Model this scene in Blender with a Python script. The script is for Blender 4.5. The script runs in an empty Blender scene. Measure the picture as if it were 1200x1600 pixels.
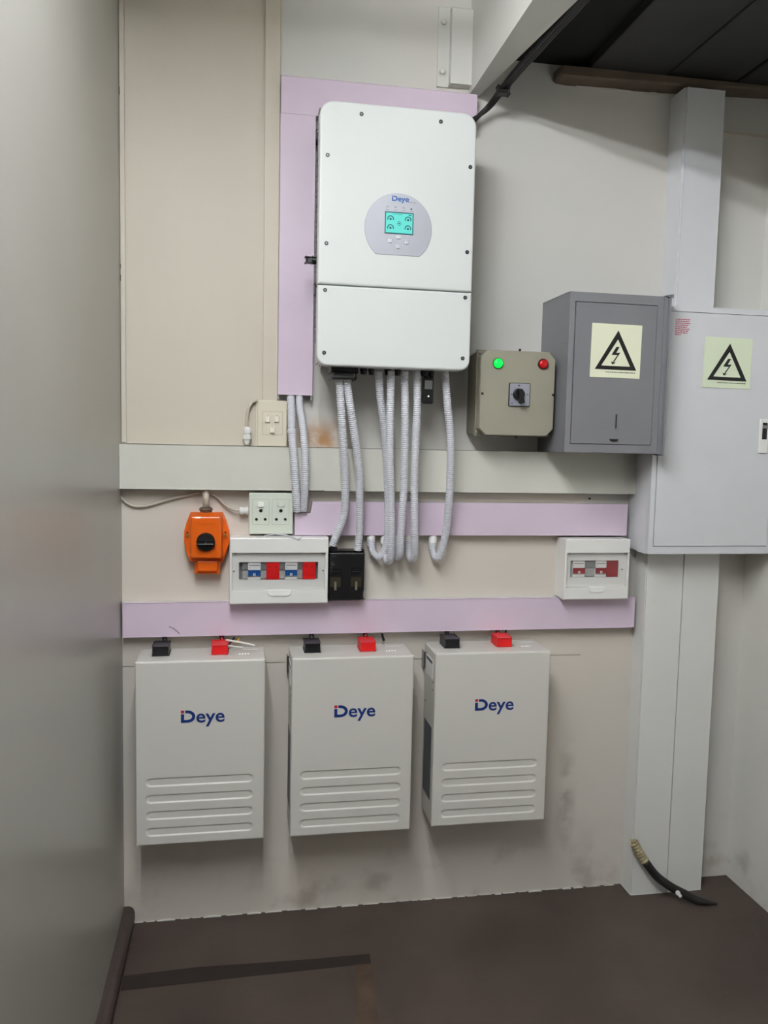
import bpy, bmesh, math, random
from mathutils import Vector, Matrix
random.seed(4)
S = bpy.context.scene
C = S.collection
HC = 1.565            # camera height above the floor
DC = 2.60             # camera distance from the back wall
# ------------------------------------------------------------------ camera
YAW, PIT, ROL, FPX = 0.17563585, 0.08693257, 0.0213695, 1270.0
fw = Vector((math.sin(YAW)*math.cos(PIT), math.cos(YAW)*math.cos(PIT), -math.sin(PIT)))
r0 = Vector((math.cos(YAW), -math.sin(YAW), 0)); u0 = r0.cross(fw)
rt = math.cos(ROL)*r0 + math.sin(ROL)*u0; up = -math.sin(ROL)*r0 + math.cos(ROL)*u0
cd = bpy.data.cameras.new('camera'); cam = bpy.data.objects.new('camera', cd); C.objects.link(cam)
cd.sensor_fit = 'VERTICAL'; cd.sensor_height = 36; cd.lens = FPX/1600*36; cd.clip_start = .02
m = Matrix((rt, up, -fw)).transposed().to_4x4(); m.translation = (0, -DC, HC); cam.matrix_world = m
S.camera = cam
# ------------------------------------------------------------------ world, lamps, exposure
S.view_settings.view_transform = 'Standard'; S.view_settings.look = 'None'
S.view_settings.gamma = 1; S.view_settings.use_curve_mapping = False
S.view_settings.exposure = 0.0
w = bpy.data.worlds.new('world'); S.world = w; w.use_nodes = True
w.node_tree.nodes['Background'].inputs[0].default_value = (.97, .97, 1, 1)
w.node_tree.nodes['Background'].inputs[1].default_value = 0.02
TUBE_W = 182.0
def area(name, loc, target, sx, sy, power, col):
    l = bpy.data.lights.new(name, 'AREA'); l.shape = 'RECTANGLE'; l.size = sx; l.size_y = sy
    l.energy = power; l.color = col
    o = bpy.data.objects.new(name, l); C.objects.link(o); o.location = loc
    o.rotation_euler = (Vector(target)-Vector(loc)).to_track_quat('-Z', 'Y').to_euler()
    return o
area('fill_light', (1.0, -4.2, HC+.9), (0.9, 0, HC-.6), 1.2, .5, 1, (.9, .95, 1))  # added cool fill from behind the camera, not a lamp of the room

# ------------------------------------------------------------------ materials
def L(c):   # sRGB 0-255 to linear
    return tuple(((v/255/12.92) if v/255 <= .04045 else ((v/255+.055)/1.055)**2.4) for v in c)
MATS = {}
def mat(name, col, rough=.5, metal=0, emit=None, es=0, trans=0, noise=0, nscale=8, bump=0, bscale=60, coat=0, ior=1.45):
    if name in MATS: return MATS[name]
    M = bpy.data.materials.new(name); M.use_nodes = True; nt = M.node_tree; b = nt.nodes['Principled BSDF']
    c = (*L(col), 1)
    b.inputs['Base Color'].default_value = c; b.inputs['Roughness'].default_value = rough
    b.inputs['Metallic'].default_value = metal; b.inputs['IOR'].default_value = ior
    if emit: b.inputs['Emission Color'].default_value = (*L(emit), 1); b.inputs['Emission Strength'].default_value = es
    if trans: b.inputs['Transmission Weight'].default_value = trans
    if coat: b.inputs['Coat Weight'].default_value = coat
    tc = nt.nodes.new('ShaderNodeTexCoord')
    if noise:
        n = nt.nodes.new('ShaderNodeTexNoise'); n.inputs['Scale'].default_value = nscale; n.inputs['Detail'].default_value = 5
        nt.links.new(tc.outputs['Object'], n.inputs['Vector'])
        r = nt.nodes.new('ShaderNodeMapRange'); r.inputs[1].default_value = .3; r.inputs[2].default_value = .7
        r.inputs[3].default_value = 1-noise; r.inputs[4].default_value = 1+noise*.4
        nt.links.new(n.outputs['Fac'], r.inputs[0])
        mx = nt.nodes.new('ShaderNodeVectorMath'); mx.operation = 'SCALE'; mx.inputs[0].default_value = c[:3]
        nt.links.new(r.outputs[0], mx.inputs['Scale']); nt.links.new(mx.outputs[0], b.inputs['Base Color'])
    if bump:
        n2 = nt.nodes.new('ShaderNodeTexNoise'); n2.inputs['Scale'].default_value = bscale; n2.inputs['Detail'].default_value = 3
        nt.links.new(tc.outputs['Object'], n2.inputs['Vector'])
        bp = nt.nodes.new('ShaderNodeBump'); bp.inputs['Strength'].default_value = bump; bp.inputs['Distance'].default_value = .002
        nt.links.new(n2.outputs['Fac'], bp.inputs['Height']); nt.links.new(bp.outputs[0], b.inputs['Normal'])
    MATS[name] = M; return M
def wall_mat(nm='wall_paint', ca=(210, 206, 198), cb=(205, 204, 198)):
    M = mat(nm, (205, 199, 189), .55, bump=.25, bscale=25); nt = M.node_tree; b = nt.nodes['Principled BSDF']
    g = nt.nodes.new('ShaderNodeNewGeometry'); sp = nt.nodes.new('ShaderNodeSeparateXYZ'); nt.links.new(g.outputs['Position'], sp.inputs[0])
    def noise(scale, detail=5, vec=None):
        n = nt.nodes.new('ShaderNodeTexNoise'); n.inputs['Scale'].default_value = scale; n.inputs['Detail'].default_value = detail
        nt.links.new(vec or g.outputs['Position'], n.inputs['Vector']); return n.outputs['Fac']
    def rng(s, a, c, lo=0, hi=1):
        r = nt.nodes.new('ShaderNodeMapRange'); r.inputs[1].default_value = a; r.inputs[2].default_value = c
        r.inputs[3].default_value = lo; r.inputs[4].default_value = hi; r.interpolation_type = 'SMOOTHSTEP'
        nt.links.new(s, r.inputs[0]); return r.outputs[0]
    def mul(a, c):
        n = nt.nodes.new('ShaderNodeMath'); n.operation = 'MULTIPLY'
        for i, v in enumerate((a, c)):
            if isinstance(v, (int, float)): n.inputs[i].default_value = v
            else: nt.links.new(v, n.inputs[i])
        return n.outputs[0]
    def mix(f, a, c):
        n = nt.nodes.new('ShaderNodeMix'); n.data_type = 'RGBA'; nt.links.new(f, n.inputs[0])
        if isinstance(a, tuple): n.inputs[6].default_value = (*L(a), 1)
        else: nt.links.new(a, n.inputs[6])
        n.inputs[7].default_value = (*L(c), 1); return n.outputs[2]
    big = mix(rng(noise(1.3, 3), .35, .65), ca, cb)
    # scuffs near the skirting
    low = mul(rng(sp.outputs['Z'], .32, .0), rng(noise(7, 8), .5, .74))
    c1 = mix(mul(low, .45), big, (112, 98, 84))
    # a vertical grime streak by the panel edge
    def blob(x0, z0, rx, rz):
        a = mul(rng(sp.outputs['X'], x0-rx, x0), rng(sp.outputs['X'], x0+rx, x0))
        return mul(a, mul(rng(sp.outputs['Z'], z0-rz, z0), rng(sp.outputs['Z'], z0+rz, z0)))
    c2 = mix(mul(mul(blob(1.13, .33, .05, .28), rng(noise(9, 5), .35, .6)), .55), c1, (105, 88, 74))
    # rust bleed above the steel rail
    c3 = mix(mul(mul(blob(.25, HC+.0, .15, .09), rng(noise(14, 5), .3, .6)), .9), c2, (170, 120, 62))
    nt.links.new(c3, b.inputs['Base Color']); return M
def floor_mat():
    M = mat('floor_concrete', (96, 86, 80), .6, bump=.4, bscale=30); nt = M.node_tree; b = nt.nodes['Principled BSDF']
    tc = nt.nodes.new('ShaderNodeNewGeometry')
    n = nt.nodes.new('ShaderNodeTexNoise'); n.inputs['Scale'].default_value = 2.2; n.inputs['Detail'].default_value = 8
    nt.links.new(tc.outputs['Position'], n.inputs['Vector'])
    cr = nt.nodes.new('ShaderNodeValToRGB'); e = cr.color_ramp.elements
    e[0].position = .35; e[0].color = (*L((56, 46, 40)), 1); e[1].position = .68; e[1].color = (*L((74, 63, 56)), 1)
    nt.links.new(n.outputs['Fac'], cr.inputs[0])
    v = nt.nodes.new('ShaderNodeTexNoise'); v.inputs['Scale'].default_value = 45; v.inputs['Detail'].default_value = 2
    nt.links.new(tc.outputs['Position'], v.inputs['Vector'])
    r = nt.nodes.new('ShaderNodeMapRange'); r.inputs[1].default_value = .77; r.inputs[2].default_value = .80
    nt.links.new(v.outputs['Fac'], r.inputs[0])
    mx = nt.nodes.new('ShaderNodeMix'); mx.data_type = 'RGBA'; nt.links.new(r.outputs[0], mx.inputs[0])
    nt.links.new(cr.outputs[0], mx.inputs[6]); mx.inputs[7].default_value = (*L((165, 155, 145)), 1)
    nt.links.new(mx.outputs[2], b.inputs['Base Color']); return M
WALL = wall_mat(); WARM = wall_mat('wall_tint_warm', (212, 203, 191), (208, 203, 193)); FLOOR = floor_mat()  # WARM is a slightly warmer copy of the wall colour
LWALL = mat('partition_paint', (160, 158, 151), .3, noise=.05, nscale=2.5)
TRIM = mat('cream_trim', (206, 197, 180), .45, noise=.04)
RAIL = mat('rail_paint', (209, 208, 197), .42, noise=.05, nscale=6, bump=.1)
FILM = mat('lilac_film', (216, 198, 214), .38, noise=.06, nscale=5)
FILMB = mat('trunking_plastic', (205, 205, 203), .4)
INV = mat('inverter_powder_coat', (214, 217, 214), .32, bump=.05, bscale=400)
BATT = mat('battery_powder_coat', (208, 205, 197), .38, bump=.06, bscale=400)
BLACK = mat('black_plastic', (16, 16, 18), .35)
DARK = mat('dark_heatsink', (52, 54, 56), .4, .6)
STEEL = mat('steel', (150, 150, 148), .3, 1)
SCREW = mat('screw_steel', (70, 70, 72), .35, .8)
DISP = mat('display_silver', (190, 192, 200), .3, .3)
SCR = mat('screen_lit', (60, 130, 125), .2, emit=(110, 232, 220), es=.6)
SCRB = mat('screen_bezel', (40, 90, 96), .3)
ICON = mat('screen_icon', (14, 74, 78), .5)
BLUE = mat('logo_blue', (22, 48, 112), .4)
BLUE2 = mat('logo_bright_blue', (28, 92, 160), .4)
LRED = mat('logo_red', (190, 30, 38), .4)
COND = mat('conduit_grey', (212, 213, 218), .45)
RED = mat('red_plastic', (215, 22, 24), .4)
CRIM = mat('crimson_plastic', (138, 12, 26), .4)
WPL = mat('white_plastic', (232, 231, 226), .3)
CPL = mat('cream_plastic', (218, 210, 190), .35)
GPL = mat('pale_green_white_plastic', (214, 220, 206), .35)
GREY = mat('grey_enamel', (122, 122, 126), .4, noise=.05)
GREY2 = mat('grey_enamel_door', (118, 118, 122), .36, noise=.03)
CAB = mat('cabinet_enamel', (210, 211, 213), .35, noise=.03)
GAP = mat('shadow_gap', (30, 30, 32), .8)
BEI = mat('switch_box_beige', (148, 144, 128), .4)
BEI2 = mat('switch_box_base', (122, 116, 100), .45)
ORG = mat('orange_enamel', (226, 98, 14), .34, coat=.3, noise=.06)
SIGN = mat('photoluminescent_cream', (232, 234, 205), .4)
SIGN2 = mat('photoluminescent_green', (218, 228, 200), .4)
INK = mat('black_ink', (16, 16, 14), .5)
INKG = mat('grey_ink', (88, 88, 92), .5)
RINK = mat('red_ink', (178, 60, 84), .5)
BRKB = mat('breaker_blue', (20, 82, 150), .4)
BRKG = mat('breaker_blank_grey', (172, 172, 168), .5)
BRKD = mat('breaker_terminal_grey', (120, 121, 120), .5)
CLEAR = bpy.data.materials.new('clear_cover'); CLEAR.use_nodes = True
_n = CLEAR.node_tree; _n.nodes.clear(); _o = _n.nodes.new('ShaderNodeOutputMaterial'); _m = _n.nodes.new('ShaderNodeMixShader'); _t = _n.nodes.new('ShaderNodeBsdfTransparent'); _g = _n.nodes.new('ShaderNodeBsdfGlossy'); _g.inputs['Roughness'].default_value = .08
_t.inputs[0].default_value = (.97, .97, .97, 1); _m.inputs[0].default_value = .035
_n.links.new(_t.outputs[0], _m.inputs[1]); _n.links.new(_g.outputs[0], _m.inputs[2]); _n.links.new(_m.outputs[0], _o.inputs[0])
BOARD = mat('black_board', (40, 40, 39), .6, noise=.25, nscale=7, bump=.4, bscale=12)
VOID = mat('void_black', (14, 14, 15), .9)  # darkness of the void above the boards put into the colour
TIMB = mat('stained_timber', (104, 90, 76), .7, noise=.25, nscale=9, bump=.5, bscale=30)
BEAM = mat('beam_paint', (214, 213, 206), .45, noise=.05, nscale=4, bump=.15)
SKIRT = mat('skirting_dark', (64, 54, 50), .5, noise=.2)
TAPE = mat('worn_tape_dark', (36, 27, 21), .7, noise=.3, nscale=14)
TAPE2 = mat('worn_glue_brown', (74, 58, 44), .8, noise=.3, nscale=18)
WIRE = mat('grey_flex', (190, 182, 168), .45)
RUB = mat('black_rubber', (24, 22, 22), .5)
BRASS = mat('frayed_wrap', (168, 156, 122), .6, noise=.4, nscale=60)
GRN = mat('green_lamp', (10, 210, 60), .3, emit=(0, 245, 80), es=1.1)
REDL = mat('red_lamp', (190, 8, 12), .25, coat=.5)
LED = mat('white_led', (255, 255, 255), .3, emit=(255, 250, 240), es=1.5)
LBL = mat('spec_label', (92, 95, 100), .5, noise=.2, nscale=60)
TUBE = mat('tube_glow', (255, 255, 255), .5, emit=(247, 250, 255), es=TUBE_W)
YEL = mat('yellow_sleeve', (190, 160, 50), .5)

# ------------------------------------------------------------------ geometry helpers (x right, z relative to the camera height, d = distance out from the back wall)
def P(px, py, d):     # a point of the photograph taken at distance d from the back wall -> (x, z)
    v = rt*((px-600)/FPX) + up*(-(py-800)/FPX) + fw
    t = (DC-d)/v.y
    return v.x*t, v.z*t
class B:
    def __init__(s): s.bm = bmesh.new(); s.sm = set(); s.mi = 0
    def loft(s, loops, smooth=False, cap=True, close=False):
        vs = [[s.bm.verts.new(p) for p in lp] for lp in loops]; n = len(vs[0]); fs = []
        pairs = list(zip(vs, vs[1:])) + ([(vs[-1], vs[0])] if close else [])
        for a, b in pairs:
            for i in range(n):
                j = (i+1) % n
                fs.append(s.bm.faces.new((a[i], a[j], b[j], b[i])))
        for f in fs: f.smooth = smooth; f.material_index = s.mi
        if cap and not close:
            for lp in (vs[0], vs[-1]):
                f = s.bm.faces.new(lp); f.material_index = s.mi
        return s
    def box(s, x0, x1, z0, z1, d0, d1, bev=0):
        if x1 < x0: x0, x1 = x1, x0
        if z1 < z0: z0, z1 = z1, z0
        b2 = bmesh.new()
        bmesh.ops.create_cube(b2, size=1)
        for v in b2.verts:
            v.co = Vector((x0+(v.co.x+.5)*(x1-x0), -(d0+(v.co.y+.5)*(d1-d0)), z0+(v.co.z+.5)*(z1-z0)))
        if bev: bmesh.ops.bevel(b2, geom=b2.edges[:], offset=bev, segments=2, affect='EDGES', profile=.6)
        mp = {v: s.bm.verts.new(v.co) for v in b2.verts}
        for f in b2.faces:
            g = s.bm.faces.new([mp[v] for v in f.verts]); g.material_index = s.mi
        b2.free(); return s
    def prism(s, poly, d0, d1, e=0, top=None):    # poly of (x,z); optional front inset e; top: another poly for the front
        cx = sum(p[0] for p in poly)/len(poly); cz = sum(p[1] for p in poly)/len(poly)
        q = top or poly
        lo = [[(x, -d0, z) for x, z in poly], [(x, -(d1-e), z) for x, z in q]]
        if e:
            w = max(abs(p[0]-cx) for p in q); h = max(abs(p[1]-cz) for p in q)
            lo.append([(cx+(x-cx)*(1-.3*e/w), -(d1-.3*e), cz+(z-cz)*(1-.3*e/h)) for x, z in q])
            lo.append([(cx+(x-cx)*(1-e/w), -d1, cz+(z-cz)*(1-e/h)) for x, z in q])
        return s.loft(lo)
    def rbox(s, x0, x1, z0, z1, d0, d1, r=.004, e=0, n=5, rc=None):
        if x1 < x0: x0, x1 = x1, x0
        if z1 < z0: z0, z1 = z1, z0
        rr = rc or (r, r, r, r)
        def lp(i, d):
            pts = []
            for k, (cx, cz, a0) in enumerate(((x1, z1, 0), (x0, z1, 90), (x0, z0, 180), (x1, z0, 270))):
                q = rr[k]; sx = -1 if cx == x1 else 1; sz = -1 if cz == z1 else 1; qq = max(q-i, .0002)
                ox = cx+sx*(i+qq); oz = cz+sz*(i+qq)
                for t in range(n+1):
                    a = math.radians(a0+90*t/n); pts.append((ox+qq*math.cos(a), -d, oz+qq*math.sin(a)))
            return pts
        lo = [lp(0, d0), lp(0, d1-e)]
        if e: lo += [lp(e*(1-math.cos(a)), d1-e+e*math.sin(a)) for a in (.4, .8, 1.2, 1.5708)]
        return s.loft(lo)
    def ring(s, x0, x1, z0, z1, a0, a1, c0, c1, d0, d1):
        o = [(x0, z0), (x1, z0), (x1, z1), (x0, z1)]; i = [(a0, c0), (a1, c0), (a1, c1), (a0, c1)]
        return s.loft([[(x, -d0, z) for x, z in o], [(x, -d1, z) for x, z in o], [(x, -d1, z) for x, z in i], [(x, -d0, z) for x, z in i]], close=True)
    def cyl(s, cx, cz, r, d0, d1, n=20, r1=None, dome=0):
        r1 = r if r1 is None else r1
        def c(rr, d): return [(cx+rr*math.cos(2*math.pi*i/n), -d, cz+rr*math.sin(2*math.pi*i/n)) for i in range(n)]
        lo = [c(r, d0), c(r1, d1)]
        if dome: lo += [c(r1*math.cos(a), d1+dome*math.sin(a)) for a in (.4, .8, 1.2, 1.5)]
        return s.loft(lo, smooth=bool(dome))
    def vcyl(s, cx, d, prof, n=20, smooth=False):     # prof of (z, r), axis vertical
        return s.loft([[(cx+r*math.cos(2*math.pi*i/n), -d+r*math.sin(2*math.pi*i/n), z) for i in range(n)] for z, r in prof], smooth)
    def hcyl(s, z, d, prof, n=16):     # prof of (x, r), axis horizontal
        return s.loft([[(x, -d+r*math.cos(2*math.pi*i/n), z+r*math.sin(2*math.pi*i/n)) for i in range(n)] for x, r in prof])
    def tube(s, pts, r, n=12, rib=0, pitch=.005, step=None, endtaper=None):  # pts of (x,d,z)
        P3 = [Vector((p[0], -p[1], p[2])) for p in pts]
        sm = []
        for i in range(len(P3)-1):
            p0 = P3[max(i-1, 0)]; p1 = P3[i]; p2 = P3[i+1]; p3 = P3[min(i+2, len(P3)-1)]
            for t in range(12):
                t /= 12
                sm.append(.5*((2*p1)+(p2-p0)*t+(2*p0-5*p1+4*p2-p3)*t*t+(3*p1-p0-3*p2+p3)*t**3))
        sm.append(P3[-1])
        ac = [0]
        for a, b in zip(sm, sm[1:]): ac.append(ac[-1]+(b-a).length)
        T = ac[-1]; st = step or (pitch/4 if rib else .006); N = max(4, int(T/st)); k = 0; ring = []; pos = []
        for i in range(N+1):
            q = T*i/N
            while k < len(ac)-2 and ac[k+1] < q: k += 1
            f = (q-ac[k])/max(ac[k+1]-ac[k], 1e-9); pos.append(sm[k].lerp(sm[k+1], min(max(f, 0), 1)))
        nrm = Vector((1, 0, 0)); lo = []
        for i, p in enumerate(pos):
            tg = (pos[min(i+1, N)]-pos[max(i-1, 0)]).normalized()
            nrm = (nrm-tg*nrm.dot(tg)).normalized() if abs(nrm.dot(tg)) < .99 else tg.orthogonal().normalized()
            bn = tg.cross(nrm); rr = r
            if rib: rr = r*(1+rib*(1 if (i % 4) < 2 else -1))
            if endtaper and i/N > 1-endtaper: rr = r*max(.15, (1-i/N)/endtaper)**.5
            lo.append([p+rr*(math.cos(2*math.pi*j/n)*nrm+math.sin(2*math.pi*j/n)*bn) for j in range(n)])
        return s.loft(lo, smooth=True)
    def make(s, name, m, parent=None, label=None):
        bmesh.ops.recalc_face_normals(s.bm, faces=s.bm.faces)
        me = bpy.data.meshes.new(name)
        org = Vector((0, 0, 0)); q = parent
        if parent is not None:
            while q.parent: q = q.parent
            org = Vector(q['_o'])
        else:
            c = [v.co for v in s.bm.verts]
            org = Vector(((min(v.x for v in c)+max(v.x for v in c))/2, max(v.y for v in c), min(v.z for v in c)))
        for v in s.bm.verts: v.co -= org
        s.bm.to_mesh(me); s.bm.free()
        for mm in (m if isinstance(m, (list, tuple)) else [m]): me.materials.append(mm)
        o = bpy.data.objects.new(name, me); C.objects.link(o)
        if parent is not None: o.parent = parent
        else: o.location = org+Vector((0, 0, HC))
        o['_o'] = tuple(org)
        if label: o['label'] = label
        return o
def thing(name, label, cat, x, z, d=0, group=None):
    o = bpy.data.objects.new(name, None); C.objects.link(o); o.empty_display_size = .02
    o.location = (x, -d, z+HC); o['_o'] = (x, -d, z); o['label'] = label; o['category'] = cat
    if group: o['group'] = group
    return o
def tag(o, label, cat, group=None):
    o['label'] = label; o['category'] = cat
    if group: o['group'] = group
    return o
def struct(o): o['kind'] = 'structure'; return o
def text_verts(body, h, bold=0.0):    # flat letters as a list of polygons meshes (x right, z up), height by scale
    cu = bpy.data.curves.new('t', 'FONT'); cu.body = body; cu.size = h; cu.offset = bold; cu.resolution_u = 4
    ob = bpy.data.objects.new('t', cu); C.objects.link(ob); dg = bpy.context.evaluated_depsgraph_get(); dg.update()
    me = bpy.data.meshes.new_from_object(ob.evaluated_get(dg))
    vs = [v.co.copy() for v in me.vertices]; fs = [tuple(p.vertices) for p in me.polygons]
    bpy.data.objects.remove(ob); bpy.data.meshes.remove(me); return vs, fs
EYE = text_verts('eye', 1.0, .016)
def logo(parent, x0, z0, h, d, m1, m2, name='logo'):   # x0,z0 = lower left of the D, h = D height
    b = B()
    st = h*.25
    b.box(x0, x0+st, z0, z0+h*.70, d, d+.0006)
    # bowl of the D, from the foot round to the top bar
    def arc(R, ry): return [(x0+h*.5+R*math.cos(a), z0+h/2+ry*math.sin(a)) for a in [math.radians(-90+180*i/14) for i in range(15)]]
    out = [(x0+st*.9, z0)] + arc(h*.62, h*.5) + [(x0+st+h*.08, z0+h)]
    inn = [(x0+st*.9, z0+st*.92)] + arc(h*.62-st, h*.5-st*.92) + [(x0+st+h*.08, z0+h-st*.92)]
    for i in range(len(out)-1):
        q = [out[i], out[i+1], inn[i+1], inn[i]]
        b.prism(q, d, d+.0006)
    vs, fs = EYE; xs = [v.x for v in vs]; sc = h*2.22/(max(xs)-min(xs)); zs = [v.y for v in vs]
    xh = max(zs)
    szy = h*.72/xh
    nv = [b.bm.verts.new((x0+h*1.19+(v.x-min(xs))*sc, -(d+.0006), z0+v.y*szy)) for v in vs]
    for f in fs:
        try: b.bm.faces.new([nv[i] for i in f])
        except ValueError: pass
    b.make(name, m1, parent)
    B().box(x0, x0+st*1.0, z0+h*.78, z0+h, d, d+.0006).make('logo_dot', m2, parent)

# ------------------------------------------------------------------ the room
F = -HC; TOP = 2.1
b = B(); b.box(-.50, 2.0, F, TOP, -.15, 0); wb = struct(b.make('wall_back', WALL))
b = B(); b.box(-.36, 1.16, F, -.7225, 0, .004); b.make('wall_panel', WARM, wb)
b = B(); b.box(1.1602, 1.3515, F, -.52, 0, .0015); b.make('wall_panel', WARM, wb)  # thin sheet carrying the warm tint past the panel edge
b = B(); b.box(-.3415, .066, -.0235, TOP, 0, .005); b.make('cream_board', mat('cream_board_paint', (203, 195, 179), .5, noise=.04, nscale=2, bump=.1, bscale=25), wb)
b = B(); b.box(-.36, 1.16, -.7195, -.165, 0, .004); b.make('wall_panel', WARM, wb)
b = B(); b.box(-.50, -.36, F, TOP, 0, 5.0); struct(b.make('wall_left', LWALL))
b = B(); b.box(1.77, 1.92, F, TOP, 0, 5.0); struct(b.make('wall_right', wall_mat('wall_paint_lit', (218, 215, 207), (213, 212, 205))))  # wall colour brightened to stand in for stronger light on the right
b = B(); b.box(-.36, 1.77, F, TOP, 4.95, 5.1); struct(b.make('wall_front', mat('far_wall_dark', (60, 59, 57), .7)))
b = B(); b.box(-.50, 1.92, F-.15, F, -.15, 5.2); fl = struct(b.make('floor', FLOOR))
def floorstrip(pts, m, name):
    b = B(); lo = [[(x, y, F+.0002) for x, y in pts], [(x, y, F+.0009) for x, y in pts]]
    b.loft(lo); return b.make(name, m, fl)
floorstrip([(-.325, -.272), (-.12, -.262), (.06, -.268), (.22, -.272), (.398, -.272), (.395, -.318), (.2, -.322), (.0, -.326), (-.16, -.332), (-.325, -.336)], TAPE, 'tape_strip')
floorstrip([(.345, -.318), (.397, -.318), (.385, -.45), (.372, -.62), (.31, -.62), (.33, -.45)], TAPE2, 'glue_mark')
# ragged plaster foot along the back and right wall
b = B()
x = -.33
while x < 1.33:
    wd = random.uniform(.02, .06); h = random.uniform(.0005, .004)
    b.prism([(x, F), (x+wd*.6, F), (x+wd, F), (x+wd*.7, F+h), (x+wd*.3, F+h*.8)], .004, .004+random.uniform(.002, .008)); x += wd*1.3
o = b.make('plaster_crumb', WALL, wb); o['kind'] = 'stuff'
# skirting on the left wall
b = B(); prof = [(-.36, F), (-.335, F), (-.327, F+.012), (-.327, F+.035), (-.333, F+.05), (-.345, F+.056), (-.36, F+.056)]
b.loft([[(x, -.0045, z) for x, z in prof], [(x, -5, z) for x, z in prof]]); struct(b.make('baseboard_left', SKIRT))
# corner bead and the vertical flat trim
b = B(); b.rbox(-.3585, -.3445, -.02, TOP, 0, .007, .002, .002); t1 = struct(b.make('trim_1', TRIM))
for py, h in ((142, .022), (416, .014), (434, .018)):
    z = P(184, py, .003)[1]; B().box(-.3588, -.3572, z-h/2, z+h/2, .004, .0075).make('paint_chip', GAP, t1)
t2 = B(); t2.box(.066, .1115, .119, TOP, 0, .014, .002); struct(t2.make('trim_2', TRIM))
# small trim right of the tall trunking
b = B(); b.box(1.545, 1.7695, 1.055, 1.062, 0, .006); struct(b.make('trim_3', TRIM))
# beam
b = B()
def bl(y, xr): return [(.706, y, 1.097), (xr, y, 1.097), (xr, y, TOP), (.706, y, TOP)]
b.loft([bl(-.0005, .737), bl(-.6, .815), bl(-3.4, .86)])
tag(b.make('ceiling_beam', BEAM), 'white painted overhead beam running out from the back wall at the top', 'beam')
# mezzanine deck
dk = bpy.data.objects.new('ceiling', None); C.objects.link(dk); dk.location = (1.3, -1.6, HC+1.2); dk['_o'] = (1.3, -1.6, 1.2); dk['kind'] = 'structure'
seams = [(1.085, 1.339), (1.349, 1.586), (1.595, 1.7695)]
for i, (a, c) in enumerate(seams):
    B().box(a, c, 1.192+.004*(i % 2), 1.217, .055, 3.3, .002).make('board', BOARD, dk)
B().loft([[(.7375, -.001, z), (.8165, -.6, z), (.8615, -3.3, z), (1.7695, -3.3, z), (1.7695, -.001, z)] for z in (1.218, 1.24)]).make('upper_deck', VOID, dk)  # dark sheet standing in for the unlit void between beam and boards
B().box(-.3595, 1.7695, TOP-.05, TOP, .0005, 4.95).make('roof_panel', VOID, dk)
# timber wall plate
b = B()
lo = []
for k, (x, zb, dd) in enumerate(((.985, 1.166, .048), (.995, 1.160, .062), (1.03, 1.158, .064), (1.15, 1.159, .066), (1.3, 1.163, .067), (1.395, 1.166, .068), (1.55, 1.172, .07), (1.7695, 1.182, .071))):
    lo.append([(x, -.0006, zb), (x, -dd+.008, zb+.001), (x, -dd, zb+.006), (x, -dd, 1.191), (x, -.0006, 1.191)])
b.loft(lo); tag(b.make('timber_plate', TIMB), 'brown weathered timber plate against the wall top under the black boards', 'timber')
b = B(); b.prism([(1.06, 1.156), (1.10, 1.151), (1.16, 1.149), (1.20, 1.153), (1.26, 1.157), (1.2, 1.159)], .0006, .012); b.prism([(1.3, 1.158), (1.335, 1.155), (1.36, 1.159), (1.33, 1.162)], .0006, .01)
o = b.make('flaking_plaster', WALL, wb)
# fastened wall plate top
bk = thing('steel_bracket', 'white painted steel bracket with two bolts fixed beside the overhead beam', 'bracket', .65, 1.114)
B().box(.600, .637, 1.113, 1.352, .0005, .006, .001).make('flange', BEAM, bk)
B().box(.637, .7055, 1.116, 1.342, .0005, .030, .002).make('block', BEAM, bk)
for z in (1.157, 1.306):
    q = B(); q.cyl(.6155, z, .013, .006, .009, 6); q.cyl(.6155, z, .009, .009, .015, 14, dome=.003); q.make('bolt', BEAM, bk)
# small dark holes / plugs in the wall
for px, py in ((300, 600), (302, 683), (921, 779)):
    x, z = P(px, py, .001)
    B().cyl(x, z, .0035, .0, .0055 if z < -.16 else .0015, 10).make('screw', SCREW, wb)
# lamp (outside the frame): two bare tubes on a batten
lm = thing('ceiling_light', 'twin tube fluorescent batten above the left of the wall, outside the frame', 'light', -.14, 1.43, 1.25)
for x in (-.25, .028):
    q = B(); q.loft([[(x+.013*math.cos(a*math.pi/6), y, 1.285+.013*math.sin(a*math.pi/6)) for a in range(12)] for y in (-1.1, -3.15)], True); q.make('tube', TUBE, lm)
B().box(-.28, .06, 1.36, 1.40, 1.06, 3.19, .004).make('batten', WPL, lm)
for d in (1.078, 3.152): B().box(-.275, .055, 1.265, 1.36, d, d+.02, .003).make('end_cap', WPL, lm)
B().box(-.113, -.107, 1.40, TOP-.05, 1.9, 2.0).make('hanger', WPL, lm)

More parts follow.
